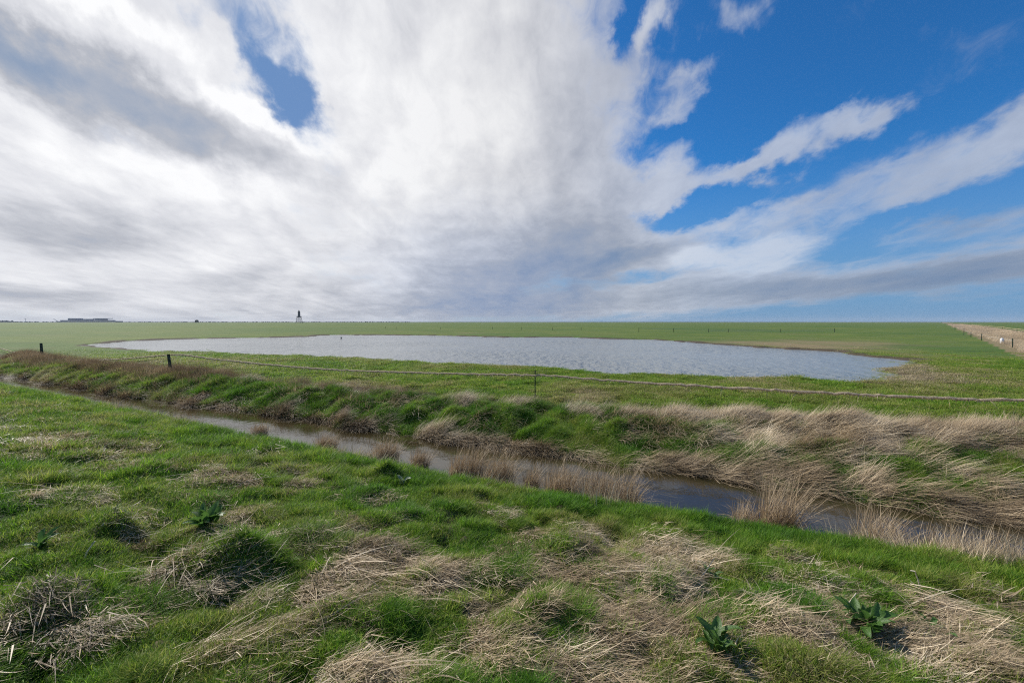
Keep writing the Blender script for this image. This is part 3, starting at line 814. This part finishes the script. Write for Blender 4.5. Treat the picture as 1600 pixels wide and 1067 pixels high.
far_rise = [(88, 505), (97, 503.6), (104, 501.6), (110, 500.9), (120, 501.4), (140, 500.8), (160, 501.2), (172, 501.0), (182, 502.6), (196, 504.4)]
def rise():
    Y = 2440.0; k = Y / F_PX; mb = MB(); r = random.Random(9)
    xs = np.linspace(88, 196, 70); top = np.interp(xs, [p[0] for p in far_rise], [p[1] for p in far_rise])
    for j, (dy, q) in enumerate(((-30, -.3), (-22, .35), (-12, .62), (0, .68), (14, -.3))):
        for x, t in zip(xs, top): mb.v.append(((x - CX) * k, Y + dy, max(0, (503.4 - t) * k + 2.5) * q * r.uniform(.75, 1.1) - (.5 if q < 0 else 0)))
    n = len(xs)
    for j in range(4):
        for i in range(n - 1): mb.f.append((j * n + i, j * n + i + 1, (j + 1) * n + i + 1, (j + 1) * n + i))
    o = mb.build('wooded_rise', M_FARTREE); tag(o, kind='structure')
rise()
def crane():
    Y = 2600.0; q = at_depth(89, 504, Y); root = empty('harbour_crane', (q[0], q[1], 0)); k = Y / F_PX
    tag(root, 'thin harbour crane with raised jib left of the terminal building', 'crane')
    mb = MB(); mb.tube([(0, 0, 0), (0, 0, 9)], 1.5, 6); mb.build('mast', M_STEEL, root)
    mb = MB(); mb.box((0, 0, 9.5), (5, 4, 3)); mb.build('cab', M_STEEL, root)
    mb = MB(); mb.tube([(0, -.5, 9), (-6 * k, -.5, 24)], [.9, .5], 4); mb.tube([(0, -.5, 11), (-6 * k, -.5, 24)], [.5, .4], 4); mb.build('jib', M_STEEL, root)
crane()
def mast(px, top, label):
    Y = 2600.0; q = at_depth(px, 504, Y); h = 2.55 + (503 - top) * Y / F_PX; root = empty('signal_mast', (q[0], q[1], 0)); tag(root, label, 'mast')
    mb = MB(); mb.tube([(0, 0, 0), (0, 0, h)], [1.0, .6], 5); mb.build('pole', M_STEEL, root)
    mb = MB(); mb.tube([(-6, 0, h * .8), (6, 0, h * .8)], .7, 4); mb.build('crossarm', M_STEEL, root)
mast(40, 497.5, 'thin mast with a crossarm above the low trees at the far left')

def far_trees(name, p0, p1, Y, hmin, hmax, n, seed):
    r = random.Random(seed); mb = MB()
    for i in range(n):
        px = p0 + (p1 - p0) * (i + r.random()) / n; x = (px - CX) / F_PX * Y; h = r.uniform(hmin, hmax); w = h * r.uniform(.9, 1.9)
        y = Y + r.uniform(-40, 40); k = len(mb.v); m = 7
        for ring, (zr, rr) in enumerate(((0, .55), (.35, 1.0), (.7, .8), (1.0, .25))):
            for j in range(m):
                t = TAU * j / m; q = rr * r.uniform(.75, 1.2); mb.v.append((x + w * .5 * q * math.cos(t), y + w * .5 * q * math.sin(t), zr * h * r.uniform(.9, 1.08) - .2))
        for ring in range(3):
            for j in range(m): mb.f.append((k + ring * m + j, k + ring * m + (j + 1) % m, k + (ring + 1) * m + (j + 1) % m, k + (ring + 1) * m + j))
        mb.f.append(tuple(k + 3 * m + j for j in range(m)))
    tag(mb.build(name, M_FARTREE), kind='stuff')
far_trees('distant_trees', -90, 19, 2450, 7, 13, 60, 3)
far_trees('distant_trees', 19, 100, 2450, 3, 6, 60, 4)
far_trees('distant_hedge', 180, 640, 2300, 2.5, 5.0, 340, 5)
def dike():
    mb = MB(); xs = np.linspace(-4500, 6500, 160); prof = [(-30, -.3), (-14, .85), (-3, 1), (3, 1), (14, .85), (30, -.3)]
    for x in xs:
        h = 2.6 + .5 * float(fbm(np.array([x]), np.array([0.]), 600, 3, 301)[0])
        for dy, q in prof: mb.v.append((x, 3000 + dy + .00001 * x * x, q * h))
    n = len(prof)
    for i in range(len(xs) - 1):
        for j in range(n - 1): mb.f.append((i * n + j, (i + 1) * n + j, (i + 1) * n + j + 1, i * n + j + 1))
    tag(mb.build('sea_dike', simple('dike_turf', (.055, .085, .035), .9, .1, .25, .01)), kind='structure')
dike()

# ------------------------------------------------------------------ fences
M_POST = simple('weathered_green_post', (.045, .062, .040), .8, .2, .5, 9.0, .01)
M_ROPE = simple('frayed_rope', (.50, .39, .25), .85, .2, .35, 30.0)
M_WIRE = simple('fence_wire', (.42, .42, .40), .5, .5, .2, 8.0)
def rope_fence():
    pL, pA, pB = gpt(66, 561), gpt(268, 588), gpt(836, 634.5)
    dirA = (pA - pL) / (pA[1] - pL[1]); dirB = (pB - pA) / (pB[1] - pA[1])
    def on_line(px, base, dr):
        k = (px - CX) / F_PX              # the ray x = k * y (near enough at this pitch)
        t = (k * base[1] - base[0]) / (dr[0] - k * dr[1]); return base + dr * t
    root = empty('rope_fence', (pA[0], pA[1], 0))
    tag(root, 'sagging rope fence hung with dry straw between the ditch and the pond', 'fence')
    inv = np.array([pA[0], pA[1], 0])
    def post(x, y, h, r, lean=0.0):
        mb = MB(); g = hz1(x, y); b = np.array([x, y, g - .15]) - inv; n = 7
        mb.tube([b, b + np.array([lean * .5, 0, h * .5 + .15]), b + np.array([lean, 0, h + .15])], [r * 1.05, r, r * .95], 8)
        return mb.build('post', M_POST, root)
    pE = on_line(1790, pB, dirB); p0 = on_line(-330, pL, dirA)
    post(pL[0], pL[1], 1.03, .075, -.03); post(pA[0], pA[1], 1.06, .062, -.11); post(pB[0], pB[1], 1.02, .016, 0); post(pE[0], pE[1], 1.0, .06); post(p0[0], p0[1], 1.0, .07)
    pix = [(-330, p0, 1.0), (-60, None, 535), (0, None, 544.5), (30, None, 552.5), (66, pL, .12), (72, None, 560.3), (125, None, 563), (170, None, 562), (200, None, 560.2), (240, None, 556.5), (266, pA, 1.03)]
    right = [(285, 554.3), (330, 560.3), (400, 568), (480, 575), (560, 579.5), (640, 582), (720, 584), (800, 585.2), (836, 585.8), (900, 590), (950, 594), (1000, 597.5), (1060, 601), (1130, 605), (1200, 608.5),
             (1280, 613), (1360, 617), (1440, 620.5), (1520, 623.5), (1600, 625)]
    P = []
    for px, g, v in pix:
        if g is not None: P.append(np.array([g[0], g[1], hz1(g[0], g[1]) + v]))
        else:
            q = on_line(px, pL if px < 66 else pA, dirA); P.append(at_depth(px, v, q[1]))
    for px, py in right:
        q = on_line(px, pA if px < 836 else pB, dirB); P.append(at_depth(px, py, q[1]))
    P.append(np.array([pE[0], pE[1], hz1(pE[0], pE[1]) + .97]))
    P = np.array(P); L = np.concatenate([[0], np.cumsum(np.linalg.norm(np.diff(P, axis=0), axis=1))])
    s = np.arange(0, L[-1], .12); Q = np.stack([np.interp(s, L, P[:, i]) for i in range(3)], -1)
    Q[1:-1] = (Q[:-2] + 2 * Q[1:-1] + Q[2:]) / 4
    Q[:, 2] += .008 * rng.standard_normal(len(s))
    mb = MB(); mb.tube(Q - inv, list(.026 + .012 * rng.random(len(s))), 6); mb.build('rope', M_ROPE, root)
    mb = MB()
    Z = MB()
    for i in range(len(Q) - 1):
        x, y, z = Q[i] - inv; left = Q[i][0] < pA[0]
        m = 5 if left else 22
        if not left and rnd.random() < .12: m += 8
        for _ in range(m):
            t = rnd.random(); b = (Q[i] * (1 - t) + Q[i + 1] * t) - inv
            ln = rnd.uniform(.04, .10) if rnd.random() > .03 else rnd.uniform(.15, .32)
            mb.blade((b[0], b[1], b[2] + rnd.uniform(-.015, .02)), rnd.uniform(0, TAU), rnd.uniform(1.2, 2.6), ln, rnd.uniform(.008, .016), rnd.uniform(.2, .9), 2)
    o = mb.build('hanging_straw', M_ROPESTRAW, root); tag(o, kind='stuff')
M_ROPESTRAW = simple('straw_wisps', (.50, .40, .26), .7, .2, .45, 25.0)
rope_fence()

def post_fence(name, label, posts, wires, r, wmat, wr):
    """posts: (px, top, base); wires: fractions of the post height"""
    g = [gpt(px, base) for px, t, base in posts]; o = g[0]; root = empty(name, (o[0], o[1], 0)); tag(root, label, 'fence')
    tops = []
    for (px, t, base), q in zip(posts, g):
        h = (base - t) / F_PX * q[1]; mb = MB(); b = np.array([q[0] - o[0], q[1] - o[1], hz1(q[0], q[1])]); mb.tube([b - (0, 0, .2), b + (rnd.uniform(-.04, .04), 0, h)], [r, r * .9], 6)
        mb.build('post', M_POST, root); tops.append((b, h))
    for f, a, z in wires:
        mb = MB(); pts = []
        for (b0, h0), (b1, h1) in zip(tops[a:z - 1], tops[a + 1:z]):
            for t in np.linspace(0, 1, 7)[:-1]:
                p = b0 * (1 - t) + b1 * t + np.array([0, 0, f * (h0 * (1 - t) + h1 * t) - .10 * math.sin(math.pi * t)]); pts.append(p)
        b, h = tops[z - 1]; pts.append(b + np.array([0, 0, f * h]))
        mb.tube(pts, wr, 5); mb.build('wire', wmat, root)
post_fence('pasture_fence', 'far wire fence with thin dark posts across the meadow behind the pond',
           [(602, 510, 513.5), (619, 510.5, 514.5), (688, 511, 515), (770, 511, 515.3), (815, 511, 515.5), (863, 511.5, 516), (908, 511.3, 516.3), (998, 511.5, 518.8), (1052, 513, 518.9), (1107, 513.5, 519), (1138, 513.6, 519), (1219, 513.6, 519.1), (1304, 513, 519.2)],
           [(.85, 7, 13), (.45, 9, 13)], .06, M_WIRE, .02)
post_fence('ditch_fence', 'row of thin dark fence posts along the near edge of the dry reed strip', [(1582, 528.5, 543.5), (1533.4, 520.5, 532), (1517, 518.5, 526.5), (1506, 512.8, 523.5), (1492, 510.2, 516.5)], [(.8, 0, 5)], .05, M_WIRE, .008)
post_fence('roped_fence', 'pale roped fence running along the far side of the dry reed strip', [(1640, 514, 527), (1589, 512, 520.5), (1566, 509.8, 515.4), (1543, 508.3, 512), (1517, 506.2, 509)], [(.82, 0, 5)], .06, M_ROPE, .05)

def container():
    q = gpt(1565.5, 536.5); g = hz1(*q); root = empty('white_container', (q[0], q[1], g), R(20))
    tag(root, 'small white plastic container standing by the fence posts at the reed strip', 'container')
    m = simple('white_plastic', (.80, .80, .82), .4, .4, .06, 4.0); dk = simple('dark_hollow', (.05, .05, .055), .8, .2)
    root.scale = (.78, .78, .92)
    mb = MB(); mb.tube([(0, 0, 0), (0, 0, .03), (0, 0, .55), (0, 0, .62)], [.19, .22, .22, .18], 10); body = mb.build('canister_body', m, root)
    mb = MB(); mb.tube([(0, 0, .615), (0, 0, .68)], [.10, .09], 10); mb.build('lid', m, root)
    mb = MB(); mb.box((.10, -.20, .24), (.14, .06, .20)); mb.build('opening', dk, body)
    mb = MB(); mb.tube([(-.12, 0, .62), (-.10, 0, .72), (.10, 0, .72), (.12, 0, .62)], .015, 5); mb.build('handle', m, root)
container()
def stake():
    q = gpt(533, 529.2, POND_Z); root = MB(); root.tube([(0, 0, -.5), (0.02, 0, .26)], [.09, .08], 6); root.box((.03, 0, .22), (.28, .05, .08))
    o = root.build('wooden_stake', M_DARKWOOD); o.location = (q[0], q[1], POND_Z); tag(o, 'short dark stake standing in the shallow water at the far side of the pond', 'stake')
stake()

# ------------------------------------------------------------------ plants one can point at
def blade_mat_fixed(name, dark, light, trans):
    m, t, out = new_mat(name); bl = t.attr('bl').outputs['Fac']
    col = t.mix(bl, c4(*dark), c4(*light)); p = principled(t, None, col, .5, .3); tr = t.node('ShaderNodeBsdfTranslucent'); t.put(tr.inputs[0], col)
    mx = t.node('ShaderNodeMixShader'); mx.inputs[0].default_value = trans
    t.l.new(p.outputs[0], mx.inputs[1]); t.l.new(tr.outputs[0], mx.inputs[2]); t.l.new(mx.outputs[0], out.inputs[0]); return m
M_REEDS = blade_mat_fixed('dry_reeds', (.24, .165, .095), (.56, .43, .27), .25)
M_SKIRT = blade_mat_fixed('dead_grass', (.28, .22, .14), (.60, .50, .35), .2)
M_CORE = blade_mat_fixed('tussock_green', (.045, .095, .020), (.13, .21, .045), .42)
M_OLIVE = blade_mat_fixed('tussock_olive', (.06, .07, .025), (.20, .19, .07), .3)
REEDS = [  # px, py of the foot, half width px, height px, label
    (1212, 822, 36, 66, 'tall tan reed clump leaning over the ditch, the biggest one right of centre'),
    (1365, 852, 36, 50, 'bushy tan reed clump at the ditch edge, next to the right of the biggest one'),
    (1448, 866, 18, 40, 'narrow tan reed tuft standing right of the bushy reed clump'),
    (1492, 873, 22, 40, 'loose tan reed tuft between the narrow tuft and the spiky one'),
    (1543, 883, 20, 50, 'spiky upright tan reed tuft with stems crossing, near the right frame side'),
    (1586, 893, 22, 42, 'tan reed tuft at the ditch cut off by the right frame side'),
    (728, 738, 32, 34, 'dense low brown reed clump standing in the middle of the ditch, left of two more'),
    (776, 748, 30, 36, 'dense brown reed clump in the ditch beside the grassy edge at the centre'),
    (828, 756, 14, 26, 'small brown reed tuft alone in bright water at the centre'),
    (874, 770, 30, 44, 'upright brown reed clump directly right of the small lone tuft'),
    (930, 780, 30, 46, 'tan curved reed clump in the middle of the ditch, bending to the right'),
    (972, 788, 26, 46, 'shaggy dark brown reed clump at the right end of the central reeds'),
    (600, 712, 26, 24, 'small reddish brown reed clump on the left half of the ditch'),
    (655, 722, 16, 18, 'low straw tuft in the ditch between two brown clumps on the left'),
    (508, 697, 20, 16, 'low dark brown tuft at the water edge where the ditch narrows'),
    (405, 676, 14, 12, 'tiny dark tuft at the left part of the ditch edge'),
    (1160, 812, 16, 26, 'a few thin reed stems beside the big leaning clump')]
def reed_clump(px, py, hw, hp, label):
    q = gpt(px, py - 9, -.30); y = q[1]; k = y / F_PX; w, h = hw * k, hp * k * 1.55
    mb = MB(); n = int(110 + 1500 * w)
    for _ in range(n):
        a = rnd.uniform(0, TAU); rr = math.sqrt(rnd.random()); bx, by = rr * w * .85 * math.cos(a), rr * min(w, .25) * .7 * math.sin(a)
        mb.blade((bx, by, -.30), rnd.gauss(0.0, 1.2), abs(rnd.gauss(.12, .20)), (h + .25) * rnd.uniform(.35, 1.0) ** .8 * rnd.uniform(.8, 1.15), rnd.uniform(.005, .012), rnd.uniform(.05, 1.0) + (1.4 if rnd.random() < .22 else 0), 4)
    for _ in range(int(n * .3)):
        a = rnd.uniform(0, TAU); rr = rnd.random(); mb.blade((rr * w * math.cos(a), rr * .15 * math.sin(a), -.1), rnd.uniform(0, TAU), rnd.uniform(.5, 1.5), rnd.uniform(.15, .4), rnd.uniform(.006, .010), rnd.uniform(.2, 1.3), 3)
    o = mb.build('reed_clump', M_REEDS); o.location = (q[0], q[1], -.30); tag(o, label, 'reeds', 'reed clumps along the ditch')
for a in REEDS: reed_clump(*a)

def tussock(px, py, w, h, green, label, core, skirt_n, core_n, lean_az=-.5):
    x, y, z = foot(px, py); root = empty('grass_tussock', (x, y, z)); tag(root, label, 'tussock', 'tussocks on the rough slope')
    def srf(bx, by): return hz1(x + bx, y + by) - z
    mb = MB()
    for _ in range(core_n):
        a = rnd.uniform(0, TAU); rr = w * rnd.random() ** .5 * (1 + .35 * math.sin(2 * a + px) + .2 * math.sin(5 * a + py)); bx, by = rr * math.cos(a) * 1.15, rr * math.sin(a) * .9
        mb.blade((bx, by, srf(bx, by) - .02), a * .4 + lean_az * .6 + rnd.gauss(0, 1.1), .1 + .7 * rr / w * rnd.uniform(.3, 1.2), rnd.uniform(.3, 1.05) * h, rnd.uniform(.003, .008), rnd.uniform(.4, 1.5), 3)
    tag(mb.build('green_blades', core, root), kind='stuff')
    mb = MB()
    for _ in range(skirt_n):
        a = rnd.uniform(0, TAU); rr = w * rnd.uniform(.3, 1.15); bx, by = rr * math.cos(a), rr * math.sin(a)
        az = a + rnd.gauss(0, .9) if rnd.random() < .3 else lean_az + rnd.gauss(0, .4)
        mb.blade((bx, by, srf(bx, by) + rnd.uniform(0, .05)), az, rnd.uniform(1.0, 1.6), rnd.uniform(.4, 1.7) * h, rnd.choice((.002, .003, .005, .008)), rnd.uniform(-.2, .9), 3)
    tag(mb.build('straw_skirt', M_SKIRT, root), kind='stuff')
for a in [
    (505, 846, .26, .20, 1, 'large dark green tussock with straw hanging down its sides, left of centre', M_CORE, 150, 420, -.6),
    (372, 884, .24, .17, 1, 'tussock combed over with long straw, directly left of the large dark one', M_SKIRT, 260, 120, -2.2),
    (275, 878, .22, .14, 1, 'low dark tussock with straw trailing to its left', M_CORE, 110, 240, -2.6),
    (190, 826, .15, .16, 1, 'narrow upright olive tussock beside the broad leaved plant', M_OLIVE, 40, 420, .4),
    (140, 778, .24, .13, 1, 'rounded dark mound of earth and grass on the left of the slope', M_CORE, 120, 320, -2.8),
    (85, 948, .20, .11, 1, 'flat straw topped tussock with a dark hollow near the left frame side', M_CORE, 70, 260, -2.6),
    (604, 735, .16, .26, 1, 'tall dark green grass tuft at the ditch edge above the pale leaves', M_CORE, 20, 300, .2),
    (862, 858, .24, .10, 1, 'low straw dome with a dark hole on its right side, centre', M_SKIRT, 220, 120, -.4),
    (1040, 898, .18, .16, 1, 'pointed heap of dead straw right of centre', M_SKIRT, 260, 100, -1.0),
    (1240, 962, .28, .12, 1, 'broad heap of combed straw left of the big dock plant', M_SKIRT, 380, 120, -.7)]: tussock(*a)

M_LEAF = None
def leaf_mats():
    out = []
    for nm, d, l, rough in (('dock_leaf', (.055, .130, .022), (.125, .24, .050), .38), ('pale_dock_leaf', (.13, .19, .10), (.30, .36, .24), .28)):
        m, t, o = new_mat(nm); tc = t.node('ShaderNodeTexCoord'); n = t.noise(tc.outputs['Object'], 22, 5, .6); col = t.mix(t.mr(n, .3, .7), c4(*d), c4(*l))
        p = principled(t, None, col, rough, .5, n, .004); tr = t.node('ShaderNodeBsdfTranslucent'); t.put(tr.inputs[0], col)
        mx = t.node('ShaderNodeMixShader'); mx.inputs[0].default_value = .42
        t.l.new(p.outputs[0], mx.inputs[1]); t.l.new(tr.outputs[0], mx.inputs[2]); t.l.new(mx.outputs[0], o.inputs[0]); out.append(m)
    return out
LEAFG, LEAFP = leaf_mats()
def leaf_mesh(seed):
    r = random.Random(seed); mb = MB(); n = 7; L = 1.0; lean = r.uniform(.1, .6); bend = r.uniform(.5, 1.5)
    p = np.zeros(3); wv = r.uniform(0, TAU)
    for i in range(n + 1):
        u = i / n; w = .15 * (max(0.0, math.sin(math.pi * min(1, max(0, (u - .12) / .88)) ** .8)) ** .65 if u > .12 else 0) + .012 * (1 - u); a = lean + bend * u
        up = np.array([-math.cos(a), 0, math.sin(a)])
        for s_, lift in ((-1, .07), (-.5, .02), (0, 0), (.5, .02), (1, .07)):
            ww = w * (1 + .12 * math.sin(9 * u + wv + s_)); q = p + np.array([0, s_ * ww, 0]) + up * lift * (w / .15) + up * .015 * math.sin(14 * u + 3 * s_ + wv)
            mb.v.append(tuple(q))
        p = p + L / n * np.array([math.sin(a), 0, math.cos(a)])
    for i in range(n):
        for j in range(4): q = i * 5 + j; mb.f.append((q, q + 1, q + 6, q + 5))
    me = bpy.data.meshes.new('leaf'); me.from_pydata([tuple(map(float, v)) for v in mb.v], [], mb.f); me.update(); me.polygons.foreach_set('use_smooth', [True] * len(me.polygons)); return me
LEAVES = {}
def dock(px, py, size, n, label, pale=.15):
    x, y, z = foot(px, py); root = empty('dock_plant', (x, y, z)); tag(root, label, 'plant', 'broad leaved plants on the slope')
    for i in range(n):
        mat = LEAFP if rnd.random() < pale else LEAFG; kind = (rnd.randrange(5), mat.name)
        if kind not in LEAVES: me = leaf_mesh(kind[0] + 40); me.materials.append(mat); LEAVES[kind] = me
        o = bpy.data.objects.new('leaf', LEAVES[kind]); COL.objects.link(o); o.parent = root
        s_ = size * rnd.uniform(.4, .9); o.scale = (s_, s_, s_); o.rotation_euler = (rnd.gauss(0, .3), rnd.uniform(-.3, .45), TAU * i / n + rnd.uniform(-.35, .35)); o.location = (rnd.gauss(0, .02), rnd.gauss(0, .03), .025)
for a in [(325, 826, .29, 24, 'bushy broad leaved dock plant with pale shining leaves, left of centre', .3),
          (1352, 985, .25, 26, 'large dark green dock plant in the straw at the lower right', .05),
          (1120, 1022, .21, 18, 'smaller dock plant sprouting from straw at the bottom, right of centre', .05),
          (630, 758, .20, 6, 'few pale silvery leaves below the grassy ditch edge', .8),
          (68, 862, .19, 12, 'dark dock plant with shiny leaves near the left frame side', .35),
          (1110, 906, .16, 9, 'small leafy plant in green grass above the straw, right of centre', .0),
          (1450, 985, .15, 7, 'small dock seedling right of the large dock plant', .05)]: dock(*a)

def stem(label, pts, r=.0035):
    x, y, z = foot(*pts[0]); P = [(0, 0, -.03)]
    for px, py in pts[1:]:
        q = at_depth(px, py, y); P.append((q[0] - x, rnd.uniform(-.02, .02), q[2] - z))
    mb = MB(); mb.tube(P, r, 5); o = mb.build('dry_stem', M_SKIRT_STEM); o.location = (x, y, z); tag(o, label, 'stem')
M_SKIRT_STEM = simple('pale_stalk', (.58, .50, .38), .6, .3, .2, 40.0)
stem('pale broken reed stem standing in green grass at the right', [(1440, 924), (1434, 905), (1428, 891), (1424, 892)], .0045)
stem('straight dry stem leaning up to the right beside the large dock plant', [(1307, 956), (1322, 941), (1337, 926)])
stem('curved pale twig lying on the straw at the bottom centre', [(732, 960), (740, 976), (752, 984), (775, 988)])
stem('pale stick lying on grass below the olive tussock', [(129, 874), (138, 860), (147, 846)], .005)

# ------------------------------------------------------------------ thin sea air
def haze():
    mb = MB(); mb.box((500, 1500, 17), (9600, 6400, 38)); o = mb.build('haze', M_FARGREY); o.data.materials.clear()
    m = bpy.data.materials.new('sea_air'); m.use_nodes = True; t = NT(m.node_tree); t.n.clear(); out = t.node('ShaderNodeOutputMaterial')
    v = t.node('ShaderNodeVolumePrincipled'); v.inputs['Color'].default_value = c4(.82, .88, .96); v.inputs['Density'].default_value = .00009; v.inputs['Anisotropy'].default_value = 0.0
    t.l.new(v.outputs[0], out.inputs['Volume']); o.data.materials.append(m); tag(o, kind='stuff')
haze()
